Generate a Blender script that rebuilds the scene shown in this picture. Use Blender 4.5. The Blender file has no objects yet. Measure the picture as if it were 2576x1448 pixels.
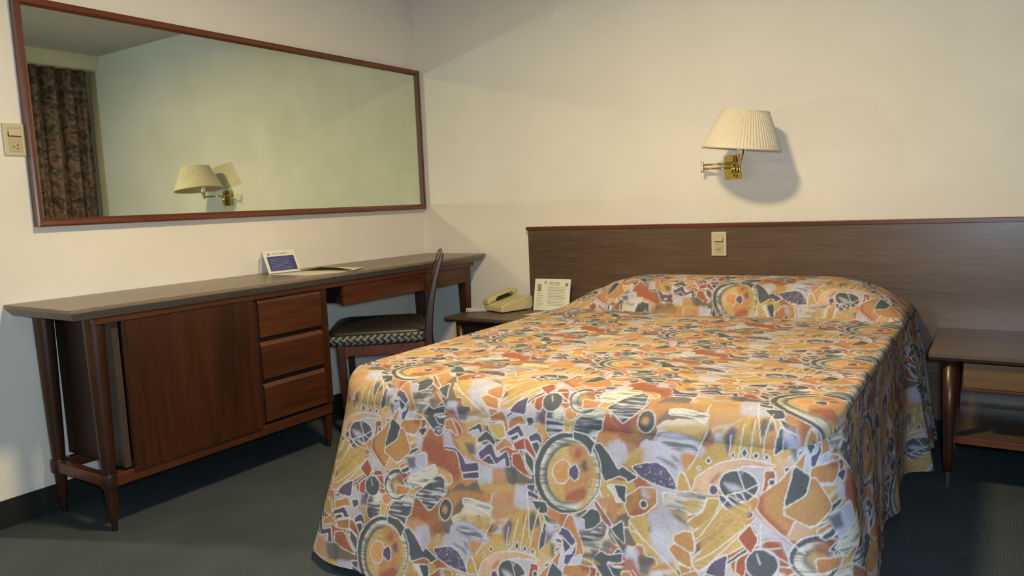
import bpy, bmesh, math, random
import numpy as np
from mathutils import Vector, Matrix

C = bpy.context.scene
COL = C.collection
PI = math.pi

# ---------------------------------------------------------------- camera
cam_d = bpy.data.cameras.new('camera'); cam = bpy.data.objects.new('camera', cam_d); COL.objects.link(cam)
CP = Vector((2.78949, -3.33509, 1.01859)); YAW, PITCH, ROLL = 0.58276, -0.11391, -0.04203
fw = Vector((-math.sin(YAW)*math.cos(PITCH), math.cos(YAW)*math.cos(PITCH), math.sin(PITCH)))
rt = fw.cross(Vector((0, 0, 1))).normalized(); up = rt.cross(fw)
r2 = rt*math.cos(ROLL) + up*math.sin(ROLL); u2 = -rt*math.sin(ROLL) + up*math.cos(ROLL)
m3 = Matrix((r2, u2, -fw)).transposed()
cam.matrix_world = Matrix.Translation(CP) @ m3.to_4x4()
cam_d.sensor_width = 36; cam_d.lens = 1869.766/2576*36; cam_d.clip_start = .02
C.camera = cam

# ---------------------------------------------------------------- world, lights, exposure
w = bpy.data.worlds.new('world'); C.world = w; w.use_nodes = True
w.node_tree.nodes['Background'].inputs[0].default_value = (.35, .5, .8, 1)
w.node_tree.nodes['Background'].inputs[1].default_value = .3

def light(name, kind, loc, energy, color, **kw):
    d = bpy.data.lights.new(name, kind); d.energy = energy; d.color = color
    for k, v in kw.items(): setattr(d, k, v)
    o = bpy.data.objects.new(name, d); COL.objects.link(o); o.location = loc
    return o
# ceiling fixture's own light (the fixture hangs above it)
LX, LY = 1.74, -1.80
light('ceiling_light_source', 'AREA', (LX, LY, 2.19), 41, (1, .77, .40), shape='DISK', size=.24)
# the camera's flash, beside and a little above the lens
fl = light('camera_flash', 'SPOT', (2.86, -3.33, 1.075), 104, (.60, .81, 1), spot_size=2.2, spot_blend=.7, shadow_soft_size=.06)
fl.rotation_euler = (-fw).to_track_quat('Z', 'Y').to_euler()
# lamp in the entrance hall round the left wall's end
light('hall_light_source', 'AREA', (-.95, -2.78, 2.1), 32, (1, .86, .6), shape='DISK', size=.07)

C.view_settings.view_transform = 'Standard'; C.view_settings.look = 'None'
C.view_settings.gamma = 1; C.view_settings.use_curve_mapping = False
C.view_settings.exposure = 0.14
C.cycles.max_bounces = 6; C.cycles.diffuse_bounces = 3; C.cycles.glossy_bounces = 4
# the flash bouncing off the wall mirror lights a slanted field of the back wall: let the path tracer find it
C.cycles.use_guiding = True; C.cycles.blur_glossy = 0; C.cycles.sample_clamp_indirect = 0; C.cycles.adaptive_threshold = .02

# ---------------------------------------------------------------- helpers
def obj(name, bm, mat, parent=None, smooth=False, bevel=0, seg=2):
    me = bpy.data.meshes.new(name)
    bmesh.ops.recalc_face_normals(bm, faces=bm.faces)
    bm.to_mesh(me); bm.free()
    return finish(name, me, mat, parent, smooth, bevel, seg)
def finish(name, me, mat, parent=None, smooth=False, bevel=0, seg=2):
    o = bpy.data.objects.new(name, me); COL.objects.link(o)
    for m in (mat if isinstance(mat, (list, tuple)) else [mat]): me.materials.append(m)
    if parent: o.parent = parent; o.matrix_parent_inverse = parent.matrix_world.inverted() if False else Matrix.Translation(-parent.location) if parent.rotation_euler.z == 0 else (Matrix.Translation(parent.location) @ Matrix.Rotation(parent.rotation_euler.z, 4, 'Z')).inverted()
    if smooth:
        for p in me.polygons: p.use_smooth = True
    if bevel:
        b = o.modifiers.new('bevel', 'BEVEL'); b.width = bevel; b.segments = seg; b.limit_method = 'ANGLE'; b.angle_limit = .6
    return o
def thing(name, label, cat, loc=(0, 0, 0), group=None):
    o = bpy.data.objects.new(name, None); COL.objects.link(o); o.location = loc; o.empty_display_size = .05
    return tag(o, label, cat, group)
def tag(o, label, cat, group=None):
    o['label'] = label; o['category'] = cat
    if group: o['group'] = group
    return o
def struct(o): o['kind'] = 'structure'; return o
def box(bm, a, b, rot=None, piv=None):
    r = bmesh.ops.create_cube(bm, size=1)
    s = [abs(b[i]-a[i]) for i in range(3)]; c = Vector([(a[i]+b[i])/2 for i in range(3)])
    for v in r['verts']: v.co = Vector((v.co.x*s[0], v.co.y*s[1], v.co.z*s[2])) + c
    if rot is not None:
        p = Vector(piv) if piv is not None else c
        for v in r['verts']: v.co = rot @ (v.co-p) + p
    return r['verts']
def B(a, b, **k):
    bm = bmesh.new(); box(bm, a, b, **k); return bm
def lathe(bm, prof, cen, n=32, axis=(0, 0, 1), capped=True):
    """prof: list of (radius, distance along the axis)"""
    q = Vector((0, 0, 1)).rotation_difference(Vector(axis).normalized()).to_matrix()
    rings = []
    for (r, h) in prof:
        rings.append([bm.verts.new(q @ Vector((r*math.cos(2*PI*i/n), r*math.sin(2*PI*i/n), h)) + Vector(cen)) for i in range(n)])
    for a, b in zip(rings, rings[1:]):
        for i in range(n): bm.faces.new((a[i], a[(i+1) % n], b[(i+1) % n], b[i]))
    if capped:
        bm.faces.new(list(reversed(rings[0]))); bm.faces.new(rings[-1])
def tube(bm, pts, r, n=10):
    pts = [Vector(p) for p in pts]; rings = []; nor = None
    for i, p in enumerate(pts):
        t = (pts[min(i+1, len(pts)-1)]-pts[max(i-1, 0)]).normalized()
        if nor is None: nor = t.orthogonal().normalized()
        else: nor = (nor - t*nor.dot(t)).normalized()
        bi = t.cross(nor); rr = r[i] if isinstance(r, (list, tuple)) else r
        rings.append([bm.verts.new(p + (nor*math.cos(2*PI*k/n)+bi*math.sin(2*PI*k/n))*rr) for k in range(n)])
    for a, b in zip(rings, rings[1:]):
        for k in range(n): bm.faces.new((a[k], a[(k+1) % n], b[(k+1) % n], b[k]))
    bm.faces.new(list(reversed(rings[0]))); bm.faces.new(rings[-1])
def prism(bm, poly, h, M=None):
    """poly in xy, extruded from z=0 to z=h, moved by matrix M"""
    M = M or Matrix()
    a = [bm.verts.new(M @ Vector((x, y, 0))) for x, y in poly]; b = [bm.verts.new(M @ Vector((x, y, h))) for x, y in poly]
    n = len(poly); bm.faces.new(list(reversed(a))); bm.faces.new(b)
    for i in range(n): bm.faces.new((a[i], a[(i+1) % n], b[(i+1) % n], b[i]))
def taper(bm, top, bot, st, sb):
    """tapered square bar from centre top to centre bot; st, sb = (dx, dy) full sizes"""
    V = []
    for c, s in ((bot, sb), (top, st)):
        V.append([bm.verts.new((c[0]+dx*s[0]/2, c[1]+dy*s[1]/2, c[2])) for dx, dy in ((-1, -1), (1, -1), (1, 1), (-1, 1))])
    a, b = V; bm.faces.new(list(reversed(a))); bm.faces.new(b)
    for i in range(4): bm.faces.new((a[i], a[(i+1) % 4], b[(i+1) % 4], b[i]))

# ---------------------------------------------------------------- materials
def srgb(r, g, b):
    f = lambda c: ((c/255+.055)/1.055)**2.4 if c/255 > .04045 else c/255/12.92
    return (f(r), f(g), f(b), 1)
def newmat(name, col, rough=.5, metal=0, spec=.5):
    m = bpy.data.materials.new(name); m.use_nodes = True; nt = m.node_tree; p = nt.nodes['Principled BSDF']
    p.inputs['Base Color'].default_value = col; p.inputs['Roughness'].default_value = rough
    p.inputs['Metallic'].default_value = metal; p.inputs['Specular IOR Level'].default_value = spec
    return m, nt, p
def N(nt, t, **k):
    n = nt.nodes.new(t)
    for a, v in k.items():
        if a.startswith('i_'): n.inputs[a[2:].replace('_', ' ')].default_value = v
        else: setattr(n, a, v)
    return n
def ramp(nt, stops):
    r = nt.nodes.new('ShaderNodeValToRGB'); e = r.color_ramp.elements
    while len(e) > 1: e.remove(e[-1])
    e[0].position, e[0].color = stops[0]
    for p, c in stops[1:]:
        x = e.new(p); x.color = c
    return r
def coords(nt, scale=(1, 1, 1), rot=(0, 0, 0)):
    tc = nt.nodes.new('ShaderNodeTexCoord'); mp = N(nt, 'ShaderNodeMapping'); mp.inputs['Scale'].default_value = scale; mp.inputs['Rotation'].default_value = rot
    nt.links.new(tc.outputs['Object'], mp.inputs[0]); return mp
def bump(nt, p, src, strength, dist=.002):
    b = N(nt, 'ShaderNodeBump'); b.inputs['Strength'].default_value = strength; b.inputs['Distance'].default_value = dist
    nt.links.new(src, b.inputs['Height']); nt.links.new(b.outputs[0], p.inputs['Normal'])
def noise_mat(name, c1, c2, scale, sc=(1, 1, 1), rough=.5, metal=0, spec=.5, bmp=0, dist=.002, detail=4, lo=.35, hi=.65, coat=0):
    m, nt, p = newmat(name, c1, rough, metal, spec)
    mp = coords(nt, sc); n = N(nt, 'ShaderNodeTexNoise'); n.inputs['Scale'].default_value = scale; n.inputs['Detail'].default_value = detail
    nt.links.new(mp.outputs[0], n.inputs['Vector'])
    r = ramp(nt, [(lo, c1), (hi, c2)]); nt.links.new(n.outputs[0], r.inputs[0]); nt.links.new(r.outputs[0], p.inputs['Base Color'])
    if bmp: bump(nt, p, n.outputs[0], bmp, dist)
    if coat: p.inputs['Coat Weight'].default_value = coat; p.inputs['Coat Roughness'].default_value = .25
    return m
def wood(name, dark, light_, along='y', rough=.38, fine=60, spec=.5, coat=0):
    """grain runs along the given axis: fine streaks plus broad bands"""
    m, nt, p = newmat(name, dark, rough, 0, spec)
    s = {'x': (.6, 9, 9), 'y': (9, .6, 9), 'z': (9, 9, .6)}[along]
    mp = coords(nt, s); n = N(nt, 'ShaderNodeTexNoise'); n.inputs['Scale'].default_value = fine/9; n.inputs['Detail'].default_value = 8; n.inputs['Roughness'].default_value = .65
    n.inputs['Distortion'].default_value = .3
    nt.links.new(mp.outputs[0], n.inputs['Vector'])
    s2 = {'x': (.4, 2.5, 2.5), 'y': (2.5, .4, 2.5), 'z': (2.5, 2.5, .4)}[along]
    mp2 = coords(nt, s2); n2 = N(nt, 'ShaderNodeTexNoise'); n2.inputs['Scale'].default_value = 2.2; n2.inputs['Detail'].default_value = 3
    nt.links.new(mp2.outputs[0], n2.inputs['Vector'])
    mx = N(nt, 'ShaderNodeMath', operation='ADD'); h = N(nt, 'ShaderNodeMath', operation='MULTIPLY'); h.inputs[1].default_value = .5
    nt.links.new(n.outputs[0], mx.inputs[0]); nt.links.new(n2.outputs[0], mx.inputs[1]); nt.links.new(mx.outputs[0], h.inputs[0])
    r = ramp(nt, [(.36, dark), (.62, light_)]); nt.links.new(h.outputs[0], r.inputs[0]); nt.links.new(r.outputs[0], p.inputs['Base Color'])
    bump(nt, p, n.outputs[0], .12, .001)
    if coat: p.inputs['Coat Weight'].default_value = coat; p.inputs['Coat Roughness'].default_value = .2
    return m

M_wall = noise_mat('wall_paint', srgb(234, 228, 216), srgb(239, 233, 222), 3, rough=.75, spec=.25, bmp=.06, dist=.004)
M_ceil = noise_mat('ceiling_paint', srgb(196, 192, 184), srgb(202, 198, 190), 60, rough=.9, spec=.1, bmp=.2, dist=.002)
M_valance = noise_mat('valance_paint', srgb(234, 228, 204), srgb(238, 232, 210), 5, rough=.7)
M_laminate = wood('brown_laminate', srgb(80, 63, 50), srgb(110, 88, 71), 'x', rough=.34, fine=110, coat=.15)
M_top = wood('desk_top_laminate', srgb(114, 100, 86), srgb(142, 124, 106), 'y', rough=.36, fine=110, coat=.1)
M_nstop = wood('nightstand_top_laminate', srgb(80, 64, 52), srgb(104, 84, 68), 'x', rough=.36, fine=110, coat=.1)
M_redv = wood('mahogany_upright_grain', srgb(40, 21, 13), srgb(74, 38, 20), 'z', rough=.36, fine=40, coat=.15)
M_redh = wood('mahogany_long_grain', srgb(54, 28, 16), srgb(96, 50, 26), 'y', rough=.36, fine=40, coat=.15)
M_redx = wood('mahogany_cross_grain', srgb(66, 32, 20), srgb(104, 54, 32), 'x', rough=.36, fine=40, coat=.15)
M_trim = wood('red_brown_trim', srgb(82, 38, 24), srgb(112, 56, 36), 'x', rough=.35, fine=40)
M_ochre = wood('golden_drawer_wood', srgb(92, 64, 34), srgb(126, 92, 50), 'x', rough=.4, fine=50)
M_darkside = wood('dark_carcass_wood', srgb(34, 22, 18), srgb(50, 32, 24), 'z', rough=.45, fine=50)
M_stile = wood('grey_brown_stile', srgb(60, 48, 42), srgb(78, 62, 54), 'z', rough=.45, fine=80)
M_frame = wood('mirror_frame_wood', srgb(84, 40, 24), srgb(122, 64, 38), 'y', rough=.35, fine=50, coat=.2)
M_framez = wood('mirror_frame_upright_wood', srgb(80, 42, 28), srgb(108, 60, 40), 'z', rough=.35, fine=50, coat=.2)
M_black = newmat('black_glide', srgb(22, 22, 22), .5)[0]
M_cream = newmat('cream_plastic', srgb(206, 194, 158), .4)[0]
M_creamd = newmat('tan_plastic', srgb(190, 176, 138), .4)[0]
M_hole = newmat('socket_hole', srgb(60, 48, 28), .8)[0]
M_gap = newmat('plastic_seam', srgb(140, 124, 86), .7)[0]
M_phone = noise_mat('phone_plastic', srgb(206, 192, 140), srgb(214, 200, 150), 20, rough=.38)
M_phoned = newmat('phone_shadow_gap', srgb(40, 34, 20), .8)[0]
M_brass = noise_mat('polished_brass', srgb(206, 184, 100), srgb(220, 200, 124), 30, rough=.12, metal=1)
M_chrome = noise_mat('bright_metal', srgb(225, 222, 208), srgb(238, 234, 220), 30, rough=.28, metal=1)
M_paper = newmat('white_paper', srgb(232, 228, 212), .8)[0]
M_paper2 = newmat('cream_paper', srgb(214, 204, 164), .8)[0]
M_ink = newmat('grey_ink', srgb(150, 148, 128), .8)[0]
M_red = newmat('red_ink', srgb(176, 120, 110), .8)[0]
M_green = newmat('green_ink', srgb(150, 150, 110), .8)[0]
M_blue = newmat('blue_print', srgb(66, 70, 128), .7)[0]
M_blue2 = newmat('pale_text', srgb(140, 142, 176), .7)[0]
M_white = newmat('white_cord', srgb(222, 216, 204), .5)[0]
M_cable = newmat('dark_cable', srgb(60, 60, 54), .5)[0]

# carpet: dark blue green with a fine rib
M_carpet, nt, p = newmat('carpet', srgb(62, 68, 66), .95, 0, .1)
mp = coords(nt, (1, 1, 1)); n = N(nt, 'ShaderNodeTexNoise'); n.inputs['Scale'].default_value = 260; n.inputs['Detail'].default_value = 3; nt.links.new(mp.outputs[0], n.inputs['Vector'])
n2 = N(nt, 'ShaderNodeTexNoise'); n2.inputs['Scale'].default_value = 5; nt.links.new(mp.outputs[0], n2.inputs['Vector'])
wv = N(nt, 'ShaderNodeTexWave'); wv.inputs['Scale'].default_value = 55; wv.inputs['Distortion'].default_value = 1.5; nt.links.new(mp.outputs[0], wv.inputs['Vector'])
ad = N(nt, 'ShaderNodeMath', operation='MULTIPLY_ADD'); ad.inputs[1].default_value = .25; nt.links.new(wv.outputs['Fac'], ad.inputs[0]); nt.links.new(n.outputs[0], ad.inputs[2])
ad2 = N(nt, 'ShaderNodeMath', operation='MULTIPLY_ADD'); ad2.inputs[1].default_value = .35; nt.links.new(n2.outputs[0], ad2.inputs[0]); nt.links.new(ad.outputs[0], ad2.inputs[2])
r = ramp(nt, [(.5, srgb(47, 56, 62)), (1.05, srgb(77, 84, 88))]); nt.links.new(ad2.outputs[0], r.inputs[0]); nt.links.new(r.outputs[0], p.inputs['Base Color'])
bump(nt, p, ad.outputs[0], .6, .003)
M_base = noise_mat('baseboard_carpet', srgb(34, 36, 36), srgb(46, 48, 46), 200, rough=.95, spec=.1)

# mirror: greenish silvering, cloudy specks near its edges
M_mirror, nt, p = newmat('mirror_glass', srgb(222, 232, 214), .02, 1)
mp = coords(nt); n = N(nt, 'ShaderNodeTexNoise'); n.inputs['Scale'].default_value = 6; n.inputs['Detail'].default_value = 8; nt.links.new(mp.outputs[0], n.inputs['Vector'])
r = ramp(nt, [(.4, srgb(218, 228, 208)), (.7, srgb(226, 234, 218))]); nt.links.new(n.outputs[0], r.inputs[0]); nt.links.new(r.outputs[0], p.inputs['Base Color'])

# lampshade: pleated off-white cloth
M_shade, nt, p = newmat('pleated_shade_cloth', srgb(226, 216, 194), .8, 0, .2)
p.inputs['Subsurface Weight'].default_value = 0
M_shadein = newmat('shade_lining', srgb(206, 198, 178), .85)[0]

# vinyl seat top and woven seat band
M_vinyl = noise_mat('black_vinyl', srgb(26, 26, 23), srgb(34, 34, 29), 60, rough=.42, bmp=.1)
M_weave, nt, p = newmat('woven_band', srgb(60, 62, 58), .75)
mp = coords(nt, (1, 1, 1), (0, 0, 0)); tcx = N(nt, 'ShaderNodeUVMap'); tcx.uv_map = 'UVMap'
ws = []
for ang in (PI/4, -PI/4):
    mpp = N(nt, 'ShaderNodeMapping'); mpp.inputs['Rotation'].default_value = (0, 0, ang); nt.links.new(tcx.outputs[0], mpp.inputs[0])
    wv_ = N(nt, 'ShaderNodeTexWave'); wv_.inputs['Scale'].default_value = 15; nt.links.new(mpp.outputs[0], wv_.inputs['Vector']); ws.append((mpp, wv_))
ck = N(nt, 'ShaderNodeTexChecker'); ck.inputs['Scale'].default_value = 45; nt.links.new(ws[0][0].outputs[0], ck.inputs[0])
mxx = N(nt, 'ShaderNodeMixRGB'); nt.links.new(ck.outputs['Fac'], mxx.inputs[0]); nt.links.new(ws[0][1].outputs['Fac'], mxx.inputs[1]); nt.links.new(ws[1][1].outputs['Fac'], mxx.inputs[2])
r = ramp(nt, [(.15, srgb(26, 28, 28)), (.85, srgb(128, 130, 122))]); nt.links.new(mxx.outputs[0], r.inputs[0]); nt.links.new(r.outputs[0], p.inputs['Base Color']); bump(nt, p, mxx.outputs[0], .5, .002)

# curtain: brown-mauve with green and black blotches
M_curtain, nt, p = newmat('curtain_print', srgb(110, 90, 80), .85, 0, .2)
tc = N(nt, 'ShaderNodeUVMap'); tc.uv_map = 'UVMap'
n = N(nt, 'ShaderNodeTexNoise'); n.inputs['Scale'].default_value = 16; n.inputs['Detail'].default_value = 6; n.inputs['Distortion'].default_value = .5; nt.links.new(tc.outputs[0], n.inputs['Vector'])
r = ramp(nt, [(.34, srgb(70, 78, 72)), (.42, srgb(104, 78, 78)), (.5, srgb(150, 124, 112)), (.56, srgb(104, 92, 84)), (.63, srgb(54, 54, 54)), (.7, srgb(160, 140, 116))]); nt.links.new(n.outputs[0], r.inputs[0]); nt.links.new(r.outputs[0], p.inputs['Base Color'])

# bedspread print, carried by the cloth as its dye colours
M_spread, nt, p = newmat('printed_cotton', (.5, .4, .3, 1), .7, 0, .3)
at = N(nt, 'ShaderNodeAttribute'); at.attribute_name = 'dye'
n = N(nt, 'ShaderNodeTexNoise'); n.inputs['Scale'].default_value = 500; mp = coords(nt); nt.links.new(mp.outputs[0], n.inputs['Vector'])
r = ramp(nt, [(.3, (.66, .66, .68, 1)), (.7, (.80, .80, .82, 1))]); nt.links.new(n.outputs[0], r.inputs[0])
mx = N(nt, 'ShaderNodeMixRGB', blend_type='MULTIPLY'); mx.inputs[0].default_value = 1; nt.links.new(at.outputs['Color'], mx.inputs[1]); nt.links.new(r.outputs[0], mx.inputs[2]); nt.links.new(mx.outputs[0], p.inputs['Base Color'])
bump(nt, p, n.outputs[0], .15, .001)
M_piping = newmat('dark_piping', srgb(70, 62, 58), .8)[0]
M_matt = newmat('mattress_ticking', srgb(206, 204, 196), .9)[0]

# ---------------------------------------------------------------- bedspread print

def fabric_tile(TXT):
    """hand-drawn print of the bedspread as one repeat, 1.05 m x 0.55 m at 1 mm, half-drop"""
    W,H=1046,552
    rs=np.random.RandomState(5)
    def noise(sx,sy,seed):
        r=np.random.RandomState(seed);g=r.rand(sy,sx)
        Y=np.arange(H)/H*sy;X=np.arange(W)/W*sx
        y0=Y.astype(int);x0=X.astype(int);fy=(Y-y0)[:,None];fx=(X-x0)[None,:]
        fy=fy*fy*(3-2*fy);fx=fx*fx*(3-2*fx)
        a=g[np.ix_(y0%sy,x0%sx)];b=g[np.ix_(y0%sy,(x0+1)%sx)];c=g[np.ix_((y0+1)%sy,x0%sx)];d=g[np.ix_((y0+1)%sy,(x0+1)%sx)]
        return (a*(1-fx)+b*fx)*(1-fy)+(c*(1-fx)+d*fx)*fy
    n1=.5*noise(12,7,1)+.3*noise(30,17,2)+.2*noise(75,42,3)
    n2=.5*noise(18,10,4)+.5*noise(50,28,5)
    st=.6*noise(24,150,6)+.4*noise(50,300,7)
    fine=noise(350,200,8)
    C=dict(S=(98,104,108),P=(108,102,130),O=(208,176,112),R=(206,150,106),T=(172,106,86),L=(204,204,224),W=(226,220,206),Q=(226,172,118),K=(222,186,160))
    lin=lambda c:(np.array(c)/255.)**2.2
    C={k:lin(v) for k,v in C.items()}
    white=lin((236,234,238))
    img=C['O'][None,None]*(1-n2[...,None])+C['R'][None,None]*n2[...,None]
    pts=rs.rand(46,2)*[523,552];pts=np.concatenate([pts,(pts+[523,276])%[1046,552]]);pc=np.concatenate([np.arange(46)]*2)
    cols=np.array([C[k] for k in rs.choice(list('OORRTTTLLWSSKTS'),46)])
    gx=np.arange(W)[None,:]+(n1-.5)*60;gy=np.arange(H)[:,None]+(n2-.5)*60
    d1=np.full((H,W),1e9);d2=d1.copy();idx=np.zeros((H,W),int)
    for (x,y),ci in zip(pts,pc):
        dx=np.abs(gx-x);dx=np.minimum(dx,np.abs(W-dx));dy=np.abs(gy-y);dy=np.minimum(dy,np.abs(H-dy));d=np.hypot(dx,dy*1.3)
        m=d<d1;d2=np.where(m,d1,np.minimum(d2,d));idx=np.where(m,ci,idx);d1=np.where(m,d,d1)
    e=np.clip((d2-d1)/9,0,1)[...,None]
    img=(cols[idx]*(1+.5*(n1-.5)[...,None]))*(.35+.45*e)+img*(.65-.45*e)
    ln=np.clip((3.2-(d2-d1))/1.5,0,1)*(n1>.47)
    img=img*(1-ln[...,None]*.8)+white*ln[...,None]*.8
    def smooth(P,k=2,closed=True):
        for _ in range(k):
            Q=[]
            n=len(P)
            if closed:
                for i in range(n):
                    a,b=P[i],P[(i+1)%n];Q+= [a*.88+b*.12,a*.12+b*.88]
            else:
                Q=[P[0]]
                for i in range(n-1):
                    a,b=P[i],P[i+1];Q+=[a*.75+b*.25,a*.25+b*.75]
                Q.append(P[-1])
            P=Q
        return np.array(P)
    def segd(gx,gy,P,closed):
        d=np.full(gx.shape,1e9);n=len(P)
        for i in range(n if closed else n-1):
            a=P[i];b=P[(i+1)%n];v=b-a;L=v@v+1e-9
            t=np.clip(((gx-a[0])*v[0]+(gy-a[1])*v[1])/L,0,1)
            d=np.minimum(d,(gx-a[0]-t*v[0])**2+(gy-a[1]-t*v[1])**2)
        return np.sqrt(d)
    def inside(gx,gy,P):
        r=np.zeros(gx.shape,bool);n=len(P)
        for i in range(n):
            x1,y1=P[i];x2,y2=P[(i+1)%n]
            if y1==y2: continue
            c=((y1>gy)!=(y2>gy))&(gx<(x2-x1)*(gy-y1)/(y2-y1)+x1);r^=c
        return r
    def blend(ix,iy,col,al):
        ii=np.ix_(iy%H,ix%W);img[ii]=img[ii]*(1-al[...,None])+col*al[...,None]
    lines=[]
    def paint(P,col,fl,closed=True,lw=1.25):
        for ox,oy in((0,0),(523,276)):
            Q=P+np.array([ox,oy]);m=12
            ix=np.arange(int(Q[:,0].min())-m,int(Q[:,0].max())+m);iy=np.arange(int(Q[:,1].min())-m,int(Q[:,1].max())+m)
            gx,gy=np.meshgrid(ix.astype(float),iy.astype(float))
            w=(n2[np.ix_(iy%H,ix%W)]-.5)*5; gx=gx+w; gy=gy-w
            d=segd(gx,gy,Q,closed)
            if col is not None:
                ins=inside(gx,gy,Q);sd=np.where(ins,-d,d)
                soft=4.5 if 's' in fl else .8
                al=np.clip(.5-sd/(2*soft),0,1)
                nn=n1[np.ix_(iy%H,ix%W)];s_=st[np.ix_(iy%H,ix%W)];f=fine[np.ix_(iy%H,ix%W)]
                k=1+.55*(nn-.5)+.25*(f-.5)
                c=C[col][None,None]*k[...,None]
                if col in 'RTQ': # watercolour blotches
                    b=np.clip((nn-.52)*3,0,1)[...,None];c=c*(1-.45*b)+lin((150,80,62))*.45*b
                    b=np.clip((.42-nn)*4,0,1)[...,None];c=c*(1-.5*b)+C['O']*.5*b
                if col in 'SP':
                    b=np.clip((nn-.6)*4,0,1)[...,None];c=c*(1-.35*b)+lin((78,70,90))*.35*b
                if 't' in fl:
                    b=np.clip((s_-.52)*6,0,1)[...,None]*.75
                    c2=white if col in 'SPT' else C['S' if col=='W' else 'K']
                    c=c*(1-b)+c2*b
                if 'd' in fl:
                    b=np.clip((f-.72)*8,0,1)[...,None]*.6;c=c*(1-b)+white*b
                blend(ix,iy,c,al*(.85 if 's' in fl else 1))
            if 'o' in fl: lines.append((Q,closed,lw))
    for ln in TXT.strip().split('\n'):
        h,t=ln.split(';');h=h.split();fl=h[1] if len(h)>1 else ''
        if h[0]=='Z':
            P=np.array([list(map(float,q.split(','))) for q in t.split()]);lines+= [(smooth(P,2,False)+np.array(o),False,1.2) for o in((0,0),(523,276))];continue
        if '#' in fl:
            cx,cy,rx,ry=map(float,t.split(','));a=np.linspace(0,2*np.pi,33)[:-1];P=np.stack([cx+rx*np.cos(a),cy+ry*np.sin(a)],1)
        elif '<' in fl:
            cx,cy,rx,ry=map(float,t.split(','));P=np.array([[cx-rx,cy],[cx,cy+ry],[cx+rx,cy],[cx,cy-ry]])
        else: P=smooth(np.array([list(map(float,q.split(','))) for q in t.split()]),1)
        paint(P,h[0],fl)
        if 'o' in fl: # draw outlines right away so later shapes cover them
            for (Q,cl,lw) in lines[-2:]:
                m=8;ix=np.arange(int(Q[:,0].min())-m,int(Q[:,0].max())+m);iy=np.arange(int(Q[:,1].min())-m,int(Q[:,1].max())+m)
                gx,gy=np.meshgrid(ix.astype(float),iy.astype(float));w=(n2[np.ix_(iy%H,ix%W)]-.5)*5
                d=segd(gx+w,gy-w,Q,cl);wn=fine[np.ix_(iy%H,ix%W)]
                blend(ix,iy,white,np.clip((lw+1.2*(wn-.5)+.6-d)/1.2,0,1)*.92)
            del lines[-2:]
    for (Q,cl,lw) in lines:
        m=8;ix=np.arange(int(Q[:,0].min())-m,int(Q[:,0].max())+m);iy=np.arange(int(Q[:,1].min())-m,int(Q[:,1].max())+m)
        gx,gy=np.meshgrid(ix.astype(float),iy.astype(float))
        d=segd(gx,gy,Q,cl);blend(ix,iy,white,np.clip((lw+.6-d)/1.2,0,1)*.9)
    return img.clip(0,1)
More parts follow.
